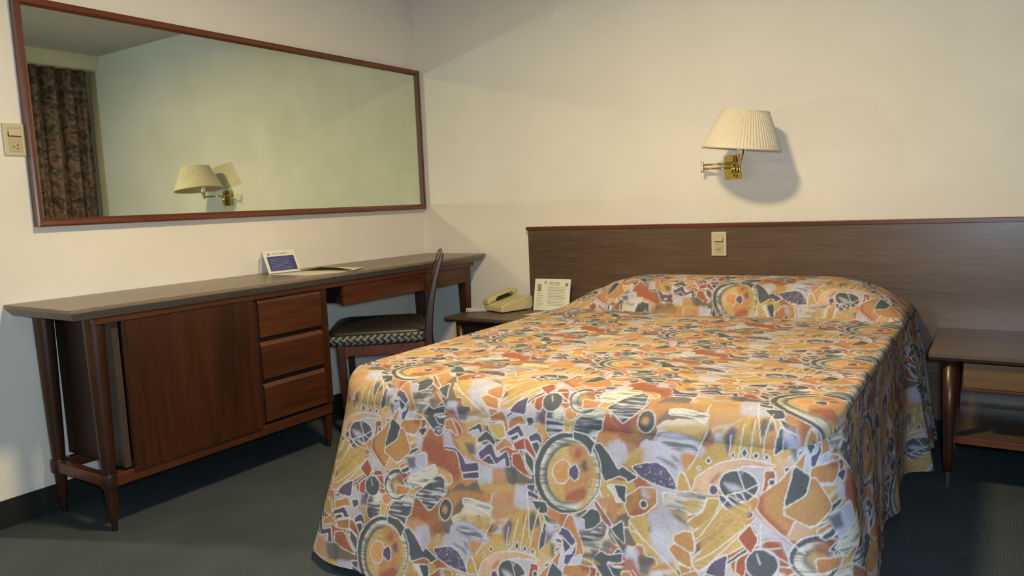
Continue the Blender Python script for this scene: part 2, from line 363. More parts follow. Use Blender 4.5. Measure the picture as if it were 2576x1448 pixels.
PAT = '''
O  ; 2111,299 2132,306 2146,288 2142,272 2158,258 2178,240 2209,216 2226,194 2198,189 2167,204 2139,218 2138,240 2119,238 2099,262 2096,290
T s ; 2011,515 2038,505 2063,504 2114,540 2112,473 2099,435 2079,419 2063,460 2022,464 2005,474
R s ; 2140,557 2255,563 2252,538 2165,541 2144,513 2139,482 2093,471 2095,530
R s ; 2252,567 2329,577 2344,543 2309,515 2258,501 2252,538
R s ; 1996,447 2002,468 2053,467 2079,419 2069,403 2033,428
O s ; 2080,430 2115,444 2117,418 2088,394 2066,401
O s ; 2157,499 2248,507 2258,501 2245,468 2218,479 2188,485 2158,486
O s ; 2262,457 2306,507 2333,518 2418,499 2419,459 2357,447 2318,442 2278,427 2233,385 2203,407 2237,438
O s ; 2319,516 2341,543 2363,535 2393,552 2418,519 2417,472 2400,457 2312,443
L s ; 2136,459 2153,484 2188,485 2225,474 2260,457 2245,438 2236,444 2199,443 2204,421 2215,402 2195,399 2143,419
S st ; 2151,463 2171,471 2203,472 2226,465 2244,451 2242,445 2221,453 2199,447 2175,451
S s ; 2147,426 2166,424 2188,416 2194,407 2173,415
S s ; 2181,435 2192,431 2201,422 2186,427
P od ; 2089,398 2099,406 2121,413 2147,416 2171,407 2187,390 2199,370 2202,363 2169,365 2145,369 2111,380
O o ; 2203,404 2214,399 2227,378 2231,366 2200,362 2196,386
W ot ; 2165,540 2191,542 2219,539 2258,532 2248,510 2226,521 2198,524 2166,525
S o# ; 2116,504,21,27
Q s# ; 2113,504,9,9
K o ; 2233,372 2240,395 2261,416 2298,436 2337,445 2375,445 2408,439 2403,434 2365,433 2339,429 2307,415 2295,395 2290,374 2283,366 2233,364
T s ; 2272,390 2290,413 2292,405 2280,388
R s ; 2261,473 2271,500 2295,505 2292,494 2275,490 2257,459
T s# ; 2255,471,6,8
P s ; 2294,485 2309,513 2322,503 2318,479 2306,451 2300,458
L s ; 2274,480 2288,496 2292,473 2273,473
P s ; 1835,513 1864,513 1856,477 1835,475
T s# ; 2353,520,4,12
S s# ; 2376,518,11,21
S s# ; 2392,519,6,12
R s ; 2405,526 2401,460 2380,460 2380,495 2398,511
S o ; 2407,524 2417,519 2417,472 2403,457 2400,470
S o ; 2402,542 2424,536 2441,536 2443,521 2421,519 2410,528
R s ; 2448,530 2465,529 2460,512 2443,511 2428,510 2443,521
P s ; 2418,517 2428,520 2431,509 2438,504 2428,487 2417,472
L s ; 2446,508 2431,487 2443,475 2462,477 2463,496 2480,485 2484,463 2464,440 2459,456
O s ; 2460,512 2480,525 2487,507 2480,485 2463,496
S o ; 2443,494 2461,492 2458,484 2443,486
S s ; 2431,480 2442,479 2445,462 2441,449 2434,461
P o ; 2445,471 2462,477 2445,459
K s ; 2405,458 2441,449 2437,439 2410,406 2406,433
S o ; 2422,437 2437,440 2424,426
T o ; 2384,427 2405,429 2407,408 2396,400 2387,382 2381,379 2385,405
S o# ; 2400,407,6,7
S o# ; 2334,391,42,31
L s ; 2348,384 2325,394 2300,394 2319,378
L s ; 2345,425 2337,411 2339,423
P o ; 2292,369 2304,368 2324,354 2346,348 2368,348 2370,339 2358,332 2334,336 2313,344 2296,358
S o ; 2309,369 2326,367 2337,361 2356,358 2363,354 2359,350 2338,350 2319,359
P o ; 2323,377 2343,378 2355,361 2336,366
P o# ; 2281,376,10,10
O o ; 2271,359 2297,361 2297,347 2288,326 2257,297 2246,290 2228,302 2241,313 2260,330
R s ; 2241,309 2265,320 2261,307 2248,302
W ot ; 2169,354 2188,357 2231,357 2269,363 2265,346 2253,326 2231,316 2203,321 2171,333
O s ; 2209,343 2259,353 2253,329 2231,323
S s ; 2199,356 2269,364 2264,356 2231,355
S st ; 2175,331 2196,332 2226,321 2229,317 2203,318
L s ; 2156,353 2171,334 2199,310 2237,297 2221,285 2203,274 2189,244 2209,217 2204,208 2180,217 2160,239 2146,262 2148,283 2135,300 2159,317
S s ; 2192,314 2213,312 2237,297 2217,300
O ot ; 2299,351 2321,336 2308,327 2284,298 2252,270 2245,286 2267,303 2288,326
T o ; 2254,265 2285,288 2315,325 2332,331 2335,324 2311,300 2280,269 2253,242 2257,256
S s ; 2256,254 2298,290 2330,318 2309,295 2280,267 2253,242
O ot ; 2335,322 2355,322 2361,311 2367,296 2353,280 2328,261 2297,236 2266,214 2253,224 2252,239 2287,270 2317,303
T o ; 2386,289 2376,279 2347,256 2348,232 2367,224 2370,241 2398,254 2439,253 2441,259 2434,275 2422,301 2403,299
S o ; 2381,298 2385,291 2377,282 2342,253 2306,219 2281,202 2267,197 2298,225 2335,255
P o ; 2365,321 2374,322 2383,309 2383,300 2366,289 2368,306 2361,313
L s ; 2369,351 2378,343 2459,277 2460,259 2444,250 2438,264 2419,301 2394,299 2393,282 2388,284 2385,308 2373,323
R o ; 2203,272 2221,284 2242,287 2251,267 2254,248 2241,244 2219,252 2204,259
R o ; 2192,244 2207,257 2246,244 2251,219 2240,218 2214,225
R o ; 2217,220 2249,217 2252,197 2232,195
T o ; 2083,334 2117,359 2154,361 2159,326 2133,305 2096,291 2082,313
R s ; 2127,357 2153,358 2156,343 2140,334
L s ; 2117,359 2127,357 2142,337 2136,335 2122,338
S o# ; 2127,323,9,8
T s ; 2119,236 2137,238 2142,218 2165,220 2170,206 2139,196 2115,207
R o ; 2463,472 2438,441 2410,406 2384,385 2374,353 2429,303 2455,353 2452,414 2458,441
T s ; 2374,353 2382,380 2389,386 2387,356 2431,314 2429,303
R s ; 2008,316 2024,326 2049,330 2066,317 2071,290 2059,269 2048,286
T o ; 2008,316 2058,269 2053,260 2032,272 2006,306
W o ; 2032,352 2049,355 2069,334 2072,320 2059,319 2051,334
S o ; 2049,355 2080,359 2085,315 2064,329
S ot ; 1860,500 1878,517 1902,518 1911,486 1910,458 1872,442 1860,459
S ot ; 1941,489 1958,506 2014,509 2010,474 1999,467 1995,446 1971,458 1934,463
W st ; 1950,516 2016,527 2014,503 1958,505
W s ; 1880,518 1909,517 1901,485 1880,486
O o ; 1912,516 1945,518 1941,498 1931,485 1928,460 1911,458 1907,489
Q o# ; 1927,505,17,16
L s ; 2031,448 2054,456 2074,440 2079,419 2067,402 2058,389 2043,408 2025,430
S o ; 1995,439 2010,441 2034,419 2058,389 2066,399 2108,379 2082,364 2078,371 2062,375 2027,357 2014,383 2003,413 1991,423 1993,429
S o# ; 1930,366,88,92
W t# ; 1936,365,78,83
S s# ; 1933,364,65,71
O t# ; 1936,363,57,64
R s ; 1930,436 1973,433 1979,413 1991,387 1994,366 1987,337 1975,307 1934,298 1925,336 1935,359 1960,362 1957,387 1938,394 1929,416
O s ; 1975,414 1996,402 2009,368 2005,326 1986,295 1961,287 1975,307 1994,338 1993,373
T s# ; 1953,412,9,11
S s ; 1964,397 1974,401 1982,379 1972,372 1962,386
Q o# ; 1917,366,24,27
P o ; 1934,373 1949,389 1960,376 1961,356 1953,347 1935,360
T s ; 1934,313 1971,338 1988,330 1982,311 1934,298
S o ; 1934,463 1974,457 1997,439 1990,429 1985,411 1974,427 1956,439 1938,443
W ot ; 2035,563 2114,570 2114,543 2044,504 2037,532
S st ; 2041,513 2085,541 2114,565 2114,543 2044,506
S o ; 2054,260 2082,283 2093,232 2068,245
S o ; 2059,198 2077,222 2094,213 2102,197
T o ; 2059,196 2102,195 2099,187 2070,183
S o ; 2039,171 2055,188 2070,180 2104,184 2106,164 2040,150
S s ; 2070,242 2093,232 2119,206 2114,201 2101,204 2080,227
O s ; 1632,454 1679,465 1696,442 1668,418 1638,429
L s ; 1572,502 1603,504 1610,459 1594,460 1574,479
T s ; 1574,479 1594,484 1624,434 1614,417 1591,457 1567,451
T s ; 1519,423 1597,428 1614,417 1628,325 1624,293 1603,301 1560,330 1528,341 1519,367 1483,368 1511,399
O s ; 1595,412 1664,418 1672,379 1654,371 1621,381
S s ; 1602,492 1642,497 1640,478 1632,456 1610,456
R s ; 1632,472 1683,498 1686,484 1635,464
L s ; 1637,463 1683,482 1686,476 1645,457
P o ; 1674,381 1698,404 1714,408 1731,376 1761,396 1775,358 1759,355 1755,377 1731,357 1708,382 1685,362
S o ; 1685,362 1708,382 1731,357 1709,357
R o ; 1724,400 1751,427 1770,416 1781,398 1762,407 1729,389
T o ; 1772,416 1810,434 1831,412 1833,391 1809,406 1785,399
R o ; 1756,467 1793,490 1810,463 1789,464 1760,445
P o ; 1755,439 1789,462 1809,435 1794,432 1787,442 1763,429
S o ; 1765,427 1786,439 1792,430 1772,420
O o ; 1702,455 1742,461 1754,429 1730,419 1703,443
R o ; 1704,473 1739,493 1749,481 1760,448 1754,434 1744,466 1707,460
S o ; 1668,417 1696,437 1714,428 1727,411 1722,402 1702,414 1671,406
S o ; 1639,434 1676,456 1687,433 1678,429 1670,439 1642,428
L s ; 1642,427 1670,437 1678,427 1660,416
T o ; 1775,389 1799,396 1818,361 1840,338 1805,349 1778,363
S o ; 1802,404 1833,391 1839,346 1819,365
S s ; 1752,354 1793,359 1794,317 1769,314
R s ; 1721,350 1754,352 1773,314 1728,308
L s ; 1685,350 1721,345 1725,316 1691,318
L s ; 1564,421 1585,429 1596,399 1609,386 1570,380
P s ; 1631,401 1660,405 1668,377 1649,375
R s ; 1618,381 1685,362 1723,350 1682,354 1635,368
L s ; 1628,371 1669,357 1641,350
P o ; 1618,379 1631,365 1641,350 1680,357 1685,334 1628,325 1616,363 1606,379 1570,377 1570,385 1605,386
P o ; 1632,324 1685,334 1687,317 1638,310
R o ; 1567,451 1587,458 1612,420 1602,417 1585,430 1569,427
S o ; 1514,485 1530,478 1567,490 1568,468 1530,463 1548,440 1564,438 1566,418 1547,407 1536,419 1494,459
S o# ; 1550,421,14,12
L s# ; 1551,422,6,5
S o ; 1486,443 1515,420 1499,401 1482,419
Q o ; 1556,328 1575,334 1589,323 1602,313 1606,298 1597,289 1578,310 1556,312
L s ; 1794,319 1824,323 1847,283 1849,266 1801,264 1794,289
S o ; 1805,483 1825,487 1830,471 1815,460
O s ; 1821,467 1856,472 1866,438 1858,428 1847,451
P o ; 1817,436 1837,449 1849,446 1858,427 1854,422 1842,430 1824,423
S o ; 1826,420 1844,428 1852,416 1843,394
T o ; 1807,432 1818,430 1844,394 1838,387 1809,408
S o ; 1810,405 1838,384 1841,347 1813,378
P o ; 1823,323 1850,327 1851,310 1843,303 1829,315
P o ; 1829,312 1864,303 1862,292 1833,297
L s ; 1821,308 1833,297 1861,270 1837,269 1825,281
S o ; 1843,288 1882,294 1893,275 1888,266 1869,262
R s ; 1891,282 1922,274 1925,252 1898,253
L s ; 1895,247 1919,251 1930,242 1905,223 1890,232
S s ; 1904,246 1919,250 1917,239
R o ; 1944,272 1957,274 1976,236 1988,214 1994,196 1984,174 1968,157 1960,164 1973,194 1971,218 1933,245
P o ; 1931,245 1950,240 1971,218 1961,205 1934,225 1925,225
S o ; 1934,224 1961,205 1947,186 1942,199
P o ; 1970,218 1973,194 1964,176 1957,162 1947,165 1948,185 1963,191
S o ; 1941,136 1947,161 1962,140
L s ; 1957,274 1986,268 1989,245 1976,241 1961,258
S o ; 1971,270 2000,296 2022,291 2029,271 2014,253 1989,245 1986,268
W st ; 1987,214 2047,238 2054,233 2063,211 2010,207 2013,198 1996,195
S st ; 2015,253 2033,267 2041,240 1996,218 1982,223 1983,230
S s# ; 2049,222,12,10
S s ; 2012,190 2041,202 2054,196 2048,185 2023,184
O s ; 1987,183 2014,188 2039,179 1986,173
T o ; 1984,169 2031,171 2030,151 1988,142
S o# ; 1432,270,43,41
W t# ; 1429,267,33,33
S s# ; 1431,268,23,22
O s# ; 1431,269,15,14
P o< ; 2316,450,5,7
P o< ; 2340,457,7,11
P o< ; 2364,455,7,7
P o< ; 2387,453,6,7
P o< ; 2264,433,7,7
P o< ; 2244,416,4,5
O ot ; 2462,390 2483,404 2526,400 2546,394 2548,364 2537,346 2478,327 2467,323
S s ; 2462,388 2482,393 2474,385 2462,382
W s ; 2481,374 2522,391 2530,384 2494,367
T s ; 2494,367 2523,382 2521,375 2500,366
S o ; 2499,359 2530,372 2541,368 2502,345
S s ; 2502,338 2536,355 2525,344
R o ; 2478,320 2537,345 2538,337 2479,309
S o ; 2482,307 2538,336 2541,328 2501,303 2491,301
P o ; 2501,302 2539,324 2551,311 2517,300
S o ; 2550,365 2558,343 2563,329 2560,313 2540,325 2543,336
L s ; 2529,400 2547,394 2551,367 2540,366 2530,373
R o ; 2473,270 2525,267 2509,247 2476,241
T s ; 2469,298 2514,301 2517,292 2493,274 2477,277
S o ; 2494,283 2517,299 2520,286 2506,277
P o ; 2507,270 2518,279 2532,271
S o# ; 2533,286,7,8
R o ; 2470,439 2516,446 2535,445 2541,433 2521,404 2482,408 2469,421
T s ; 2511,443 2535,445 2538,434 2519,432
L o ; 2486,454 2510,469 2515,458 2512,446 2490,442
T s ; 1504,405 1571,385 1602,334 1621,317 1533,332 1499,363
L o ; 1452,343 1517,365 1523,310 1475,297
S s ; 1452,343 1483,347 1486,319 1464,316
W ot ; 1458,287 1546,337 1557,315 1522,282 1484,263
S ot ; 1490,250 1562,312 1582,301 1585,264 1539,215 1509,239
S o# ; 1348,255,27,28
P o ; 1236,214 1248,239 1281,262 1281,214
T o ; 1297,294 1318,326 1340,299 1329,269
R o ; 1408,416 1436,419 1468,359 1427,322 1373,351
S o ; 1377,358 1393,444 1426,422 1416,385
O s ; 1210,312 1319,370 1313,325 1229,225
Z ; 1218,283 1266,360
Z ; 1230,217 1332,335
Z ; 2335,521 2328,462 2326,445
Z ; 2356,532 2354,492 2351,446
Z ; 2390,552 2380,503 2377,459
Z ; 2348,384 2328,422
Z ; 2348,384 2376,401
Z ; 2348,384 2377,374
Z ; 2348,384 2312,370
Z ; 2421,519 2441,522
Z ; 2378,277 2423,286
Z ; 2400,280 2441,256
Z ; 2387,271 2395,254
Z ; 2374,353 2459,278
Z ; 2388,327 2392,284
Z ; 2119,239 2138,241 2142,218 2168,221 2172,206
Z ; 2098,281 2125,259 2164,233 2226,194
Z ; 2258,231 2295,256 2350,309
Z ; 2252,564 2249,538
Z ; 2257,501 2255,488 2244,467 2237,437 2220,409
Z ; 2307,451 2309,493
Z ; 2212,403 2223,386 2229,371
Z ; 1464,461 1491,459 1513,441 1532,421
Z ; 1594,460 1615,443 1624,428
Z ; 1828,306 1841,253 1849,206
Z ; 1869,262 1884,225
Z ; 2055,249 2077,226
Z ; 2096,286 2099,262 2115,265 2136,247'''
# ================================================================ the room
W, CEIL, BACKY, HALL = 3.50, 2.315, -4.6, -2.36
struct(obj('floor', B((-2.2, BACKY-.1, -.06), (W+.1, .1, 0)), M_carpet))
struct(obj('ceiling', B((-2.2, BACKY-.1, CEIL), (W+.1, .1, CEIL+.06)), M_ceil))
struct(obj('wall_back', B((-.12, 0, 0), (W, .12, CEIL)), M_wall))
struct(obj('wall_left', B((-.12, HALL, 0), (0, 0, CEIL)), M_wall))
bm = bmesh.new(); y0, y1, z0, z1 = -2.3, -.7, .8, 2.05
for a, b in (((W, BACKY, 0), (W+.12, y0, CEIL)), ((W, y1, 0), (W+.12, .12, CEIL)), ((W, y0, 0), (W+.12, y1, z0)), ((W, y0, z1), (W+.12, y1, CEIL))): box(bm, a, b)
struct(obj('wall_right', bm, M_wall))
struct(obj('wall_front', B((-2.2, BACKY-.12, 0), (W+.12, BACKY, CEIL)), M_wall))
bm = bmesh.new(); box(bm, (-2.2, BACKY, 0), (-2.08, HALL, CEIL)); box(bm, (-2.08, HALL, 0), (-.12, HALL+.12, CEIL))
struct(obj('wall_hall', bm, M_wall))
struct(obj('baseboard_left', B((0, HALL, 0), (.014, 0, .093)), M_base))
struct(obj('baseboard_back', B((.014, -.014, 0), (W, 0, .093)), M_base))
# window behind the curtain
M_night = newmat('night_glass', srgb(20, 26, 34), .05)[0]
wf = bmesh.new()
for a, b in (((W+.02, y0, z0), (W+.08, y0+.05, z1)), ((W+.02, y1-.05, z0), (W+.08, y1, z1)), ((W+.02, y0, z0), (W+.08, y1, z0+.05)), ((W+.02, y0, z1-.05), (W+.08, y1, z1)), ((W+.03, -1.52, z0), (W+.07, -1.48, z1))): box(wf, a, b)
wn = struct(obj('window_1', wf, M_chrome)); obj('pane', B((W+.048, y0+.03, z0+.03), (W+.054, y1-.03, z1-.03)), M_night, wn)
# valance box over the curtain
struct(obj('trim_1', B((W-.2, -2.9, 2.205), (W, 0, CEIL)), M_valance))
# curtain
def curtain(ya, yb, x, z0, z1):
    n = int(abs(yb-ya)/.006); bm = bmesh.new(); uv = bm.loops.layers.uv.new('UVMap'); rows = 14; G = []
    for i in range(n+1):
        y = ya+(yb-ya)*i/n; ph = y*2*PI/.105
        d = .032*math.sin(ph+1.3*math.sin(y*9)) + .012*math.sin(ph*2.3+1)
        G.append([bm.verts.new((x+d*(.75+.25*(1-k/rows)), y+.008*math.sin(ph*1.5+k*.3), z1+(z0-z1)*k/rows)) for k in range(rows+1)])
    for i in range(n):
        for k in range(rows):
            f = bm.faces.new((G[i][k], G[i+1][k], G[i+1][k+1], G[i][k+1]))
            for l, (a, b) in zip(f.loops, ((i, k), (i+1, k), (i+1, k+1), (i, k+1))): l[uv].uv = (a/n*abs(yb-ya)*1.3, b/rows*(z1-z0)*.75)
    return bm
cu = obj('curtain', curtain(-.06, -2.75, W-.10, .04, 2.215), M_curtain, smooth=True)
sm = cu.modifiers.new('thick', 'SOLIDIFY'); sm.thickness = .003
tag(cu, 'brown and green patterned curtain hanging in folds under the white valance', 'curtain')

# ceiling fixture (outside the frame, above the foot of the bed)
t = thing('ceiling_light', 'round flush ceiling light with brass rim above the foot of the bed', 'ceiling light', (LX, LY, CEIL))
bm = bmesh.new(); lathe(bm, [(.15, 0), (.15, -.05), (.142, -.05), (.142, -.005)], (LX, LY, CEIL), 48, capped=False); obj('rim', bm, M_brass, t, smooth=True)
M_diff = newmat('lit_diffuser', (1, .8, .5, 1), .5)[0]; pp = M_diff.node_tree.nodes['Principled BSDF']; pp.inputs['Emission Color'].default_value = (1, .8, .55, 1); pp.inputs['Emission Strength'].default_value = 2
bm = bmesh.new(); lathe(bm, [(.141, 0), (.141, -.06), (.13, -.08), (.09, -.098), (.0005, -.105)], (LX, LY, CEIL), 48); obj('diffuser', bm, M_diff, t, smooth=True)

# ================================================================ wall mirror
MY0, MY1, MZ0, MZ1 = -2.082, -.008, 1.004, 1.776
t = thing('wall_mirror', 'long wall mirror in a reddish brown wooden frame above the desk', 'mirror', (0, -1.04, MZ0))
FWD = .028
def framebar(a, b, inner_dir, axis):
    """moulding with a bevel to the glass; a,b outer corners in (y,z)"""
    bm = bmesh.new(); pr = [(0, 0), (0, .031), (.006, .034), (.019, .031), (FWD, .018), (FWD, 0)]   # (towards centre, height off the wall)
    d = Vector((0, b[0]-a[0], b[1]-a[1])); L = d.length; d /= L; inn = Vector((0, inner_dir[0], inner_dir[1])); R = []
    for end, s in ((0, 1), (1, -1)):
        base = Vector((0, a[0], a[1])) + d*(L*end)
        R.append([bm.verts.new(base + inn*w_ + d*(w_*s) + Vector((h, 0, 0))) for w_, h in pr])
    n = len(pr)
    for i in range(n): bm.faces.new((R[0][i], R[0][(i+1) % n], R[1][(i+1) % n], R[1][i]))
    bm.faces.new(list(reversed(R[0]))); bm.faces.new(R[1]); return bm
obj('frame_rail', framebar((MY0, MZ1), (MY1, MZ1), (0, -1), 'y'), M_frame, t)
obj('frame_rail', framebar((MY0, MZ0), (MY1, MZ0), (0, 1), 'y'), M_frame, t)
obj('frame_stile', framebar((MY0, MZ0), (MY0, MZ1), (1, 0), 'z'), M_framez, t)
obj('frame_stile', framebar((MY1, MZ0), (MY1, MZ1), (-1, 0), 'z'), M_framez, t)
obj('mirror_glass', B((.004, MY0+.024, MZ0+.024), (.018, MY1-.024, MZ1-.024)), M_mirror, t)

# ================================================================ switch and socket plates
def plate(label, loc, rot, flip, grp):
    t = thing('wall_plate', label, 'socket', (0, 0, 0), grp)
    Mx = Matrix.Translation(loc) @ Matrix.Rotation(rot, 4, 'Z')      # local: x across, -y out of the wall, z up
    def place(bm): bm.transform(Mx); return bm
    obj('cover', place(B((-.034, -.008, -.054), (.034, 0, .054))), M_cream, t, bevel=.003)
    obj('insert', place(B((-.02, -.0095, -.042), (.022, -.006, .042))), M_creamd, t, bevel=.001)
    sw = obj('switch', place(B((-.018, -.0115, .012), (.02, -.008, .034))), M_cream, t, bevel=.001)
    bm = bmesh.new(); s = -1 if flip else 1
    box(bm, (-.018*1, -.0118, .0095), (.02, -.0094, .0115)); box(bm, (s*.019-.001, -.0118, .0105), (s*.019+.001, -.0094, .024))
    obj('switch_gap', place(bm), M_hole, t)
    bm = bmesh.new()
    for x, z in ((-.006, -.024), (.006, -.0185), (.006, -.0295)): box(bm, (x-.0028, -.0106, z-.0014), (x+.0028, -.009, z+.0014))
    obj('socket_holes', place(bm), M_hole, t)
plate('tan switch and socket plate on the left wall beside the mirror', (0, -2.1145, 1.300), PI/2, True, None)
plate('cream switch and socket plate screwed to the brown headboard', (1.7375, -.033, .797), 0, False, None)

# ================================================================ desk
YL, YR, DD, DZ = -2.206, -.012, .435, .75
t = thing('desk', 'long dark wooden desk with cabinet door, drawers and tapered legs', 'desk', (.2, -1.1, 0))
bm = bmesh.new()      # top: ends and front slope inwards underneath
def topslab(bm, x0, x1, y0, y1, z, th, ins, lip=.012, back=0):
    L = [(x0, y0), (x1, y0), (x1, y1), (x0, y1)]
    rows = [[(x0, y0, z), (x1, y0, z), (x1, y1, z), (x0, y1, z)], [(x0, y0, z-lip), (x1, y0, z-lip), (x1, y1, z-lip), (x0, y1, z-lip)],
            [(x0, y0+ins, z-th), (x1-ins, y0+ins, z-th), (x1-ins, y1-ins*.3, z-th), (x0, y1-ins*.3, z-th)]]
    V = [[bm.verts.new(v) for v in r] for r in rows]
    bm.faces.new(V[0]); bm.faces.new(list(reversed(V[2])))
    for a, b in zip(V, V[1:]):
        for i in range(4): bm.faces.new((a[i], b[i], b[(i+1) % 4], a[(i+1) % 4]))
topslab(bm, .002, DD, YL, YR, DZ, .038, .022)
obj('desk_top', bm, M_top, t, bevel=.0015)
obj('front_rail', B((.375, -2.13, .690), (.408, -.09, .713)), M_redh, t, bevel=.002)
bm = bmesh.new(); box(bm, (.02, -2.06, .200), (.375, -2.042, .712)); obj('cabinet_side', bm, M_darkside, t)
obj('cabinet_side', B((.02, -1.168, .200), (.398, -1.148, .712)), M_redv, t)
obj('cabinet_back', B((.02, -2.042, .200), (.032, -1.168, .712)), M_darkside, t)
obj('cabinet_bottom', B((.032, -2.042, .200), (.39, -1.168, .218)), M_darkside, t)
obj('cabinet_stile', B((.372, -2.062, .200), (.388, -2.040, .692)), M_stile, t)
obj('door', B((.388, -2.036, .186), (.405, -1.520, .690)), M_redv, t, bevel=.002)
obj('cabinet_divider', B((.05, -1.515, .2), (.396, -1.503, .69)), M_darkside, t)
for z0_, z1_ in ((.540, .690), (.375, .521), (.205, .356)):
    bm = bmesh.new(); prf = [(.374, z0_+.008), (.406, z0_), (.406, z1_-.016), (.398, z1_), (.374, z1_)]
    A = [bm.verts.new((x, -1.500, z)) for x, z in prf]; Bv = [bm.verts.new((x, -1.186, z)) for x, z in prf]; n = len(prf)
    bm.faces.new(A); bm.faces.new(list(reversed(Bv)))
    for i in range(n): bm.faces.new((A[i], Bv[i], Bv[(i+1) % n], A[(i+1) % n]))
    obj('drawer', bm, M_redh, t, bevel=.0015)
obj('drawer_divider', B((.36, -1.503, .521), (.376, -1.186, .540)), M_darkside, t)
obj('drawer_divider', B((.36, -1.503, .356), (.376, -1.186, .375)), M_darkside, t)
obj('cabinet_stile', B((.376, -1.186, .200), (.402, -1.148, .692)), M_redv, t, bevel=.001)
# lower rails tying the legs
obj('lower_rail', B((.356, -2.12, .150), (.396, -1.150, .192)), M_redh, t, bevel=.003)
obj('lower_rail', B((.03, -2.125, .152), (.062, -1.150, .192)), M_redh, t, bevel=.003)
obj('side_stretcher', B((.05, -2.125, .150), (.37, -2.095, .190)), M_redx, t, bevel=.004)
obj('side_stretcher', B((.05, -1.180, .150), (.37, -1.152, .190)), M_redx, t, bevel=.004)
# pencil drawer and apron of the kneehole
obj('drawer', B((.385, -1.052, .604), (.404, -.47, .690)), M_redh, t, bevel=.002)
bm = bmesh.new(); box(bm, (.06, -1.048, .612), (.385, -1.036, .690)); box(bm, (.06, -.484, .612), (.385, -.472, .690)); box(bm, (.06, -1.036, .612), (.385, -.484, .618)); obj('drawer_box', bm, M_darkside, t)
obj('apron', B((.378, -.466, .606), (.398, -.15, .692)), M_redh, t, bevel=.001)
obj('apron', B((.03, -1.148, .606), (.045, -.10, .712)), M_redh, t)
obj('end_apron', B((.045, -.118, .62), (.378, -.1, .712)), M_redx, t)
def turned_leg(x, y, mat=M_redv, ztop=.712):
    bm = bmesh.new(); lathe(bm, [(.0125, .035), (.016, .07), (.0205, .148), (.0265, .149), (.028, .155), (.028, .188), (.0265, .194), (.021, .195), (.0245, .30), (.0285, .5), (.032, ztop)], (x, y, 0), 28)
    l = obj('leg', bm, mat, t, smooth=True); e = l.modifiers.new('e', 'EDGE_SPLIT'); e.split_angle = .9
    bm = bmesh.new(); lathe(bm, [(.009, 0), (.011, .036)], (x, y, 0), 16); obj('glide', bm, M_black, l)
turned_leg(.372, -2.108); turned_leg(.045, -2.108)
for x in (.372, .055):
    bm = bmesh.new(); taper(bm, (x, -.132, .712), (x, -.132, .03), (.056, .056), (.026, .026)); l = obj('leg', bm, M_redv, t, bevel=.005, seg=3)
    bm = bmesh.new(); lathe(bm, [(.010, 0), (.011, .031)], (x, -.132, 0), 12); obj('glide', bm, M_black, l)
for x in (.372, .045):
    bm = bmesh.new(); taper(bm, (x, -1.165, .150), (x, -1.165, .03), (.034, .03), (.024, .024)); l = obj('leg', bm, M_redv, t, bevel=.003)
    bm = bmesh.new(); lathe(bm, [(.009, 0), (.010, .031)], (x, -1.165, 0), 12); obj('glide', bm, M_black, l)

# ================================================================ things on the desk
def flat_sheet(name, poly, z, th, mat, parent=None):
    bm = bmesh.new(); prism(bm, poly, th, Matrix.Translation((0, 0, z))); return obj(name, bm, mat, parent)
sh = flat_sheet('paper_sheet', [(.130, -1.215), (.345, -1.205), (.405, -1.03), (.19, -1.02)], DZ+.0005, .0012, M_paper)
tag(sh, 'flat white paper sheet lying on the desk partly under the folder', 'paper')
t = thing('paper_folder', 'cream open paper folder lying on the desk right of the tent card', 'folder', (.2, -1.0, DZ))
bm = bmesh.new()
g = []
P0, P1, P2, P3 = (.15, -1.075), (.425, -1.0), (.37, -.875), (.10, -.90)
for i in range(9):
    a = i/8; row = []
    for k in range(5):
        b = k/4; x = (P0[0]*(1-a)+P1[0]*a)*(1-b)+(P3[0]*(1-a)+P2[0]*a)*b; y = (P0[1]*(1-a)+P1[1]*a)*(1-b)+(P3[1]*(1-a)+P2[1]*a)*b
        row.append(bm.verts.new((min(x, .43), y, DZ+.004+.016*(1-b)*math.sin(PI*min(1, a*.9+.1))+.002)))
    g.append(row)
for i in range(8):
    for k in range(4): bm.faces.new((g[i][k], g[i+1][k], g[i+1][k+1], g[i][k+1]))
o = obj('upper_leaf', bm, M_paper2, t, smooth=True); s_ = o.modifiers.new('s', 'SOLIDIFY'); s_.thickness = .001
bm = bmesh.new(); prism(bm, [P0, (.42, -1.0), P2, P3], .0012, Matrix.Translation((0, 0, DZ+.0022))); obj('lower_leaf', bm, M_paper2, t)
# tent card
t = thing('tent_card', 'folded white tent card with a blue printed panel standing on the desk', 'sign', (.05, -1.09, DZ))
def leaf(a, b, c, d, th=.0015):
    bm = bmesh.new(); a, b, c, d = map(Vector, (a, b, c, d)); n = (b-a).cross(d-a).normalized()*th
    v = [bm.verts.new(q) for q in (a, b, c, d)]+[bm.verts.new(q-n) for q in (a, b, c, d)]
    for f in ((0, 1, 2, 3), (7, 6, 5, 4), (0, 4, 5, 1), (1, 5, 6, 2), (2, 6, 7, 3), (3, 7, 4, 0)): bm.faces.new([v[i] for i in f])
    return bm
fa, fb, fc, fd = Vector((.088, -1.185, DZ+.001)), Vector((.108, -1.022, DZ+.001)), Vector((.062, -1.018, DZ+.099)), Vector((.044, -1.180, DZ+.099))
obj('front_leaf', leaf(fa, fb, fc, fd), M_paper, t)
obj('back_leaf', leaf(Vector((.006, -1.178, DZ+.001)), Vector((.020, -1.014, DZ+.001)), fc+Vector((-.003, 0, 0)), fd+Vector((-.003, 0, 0)), -.0015), M_paper, t)
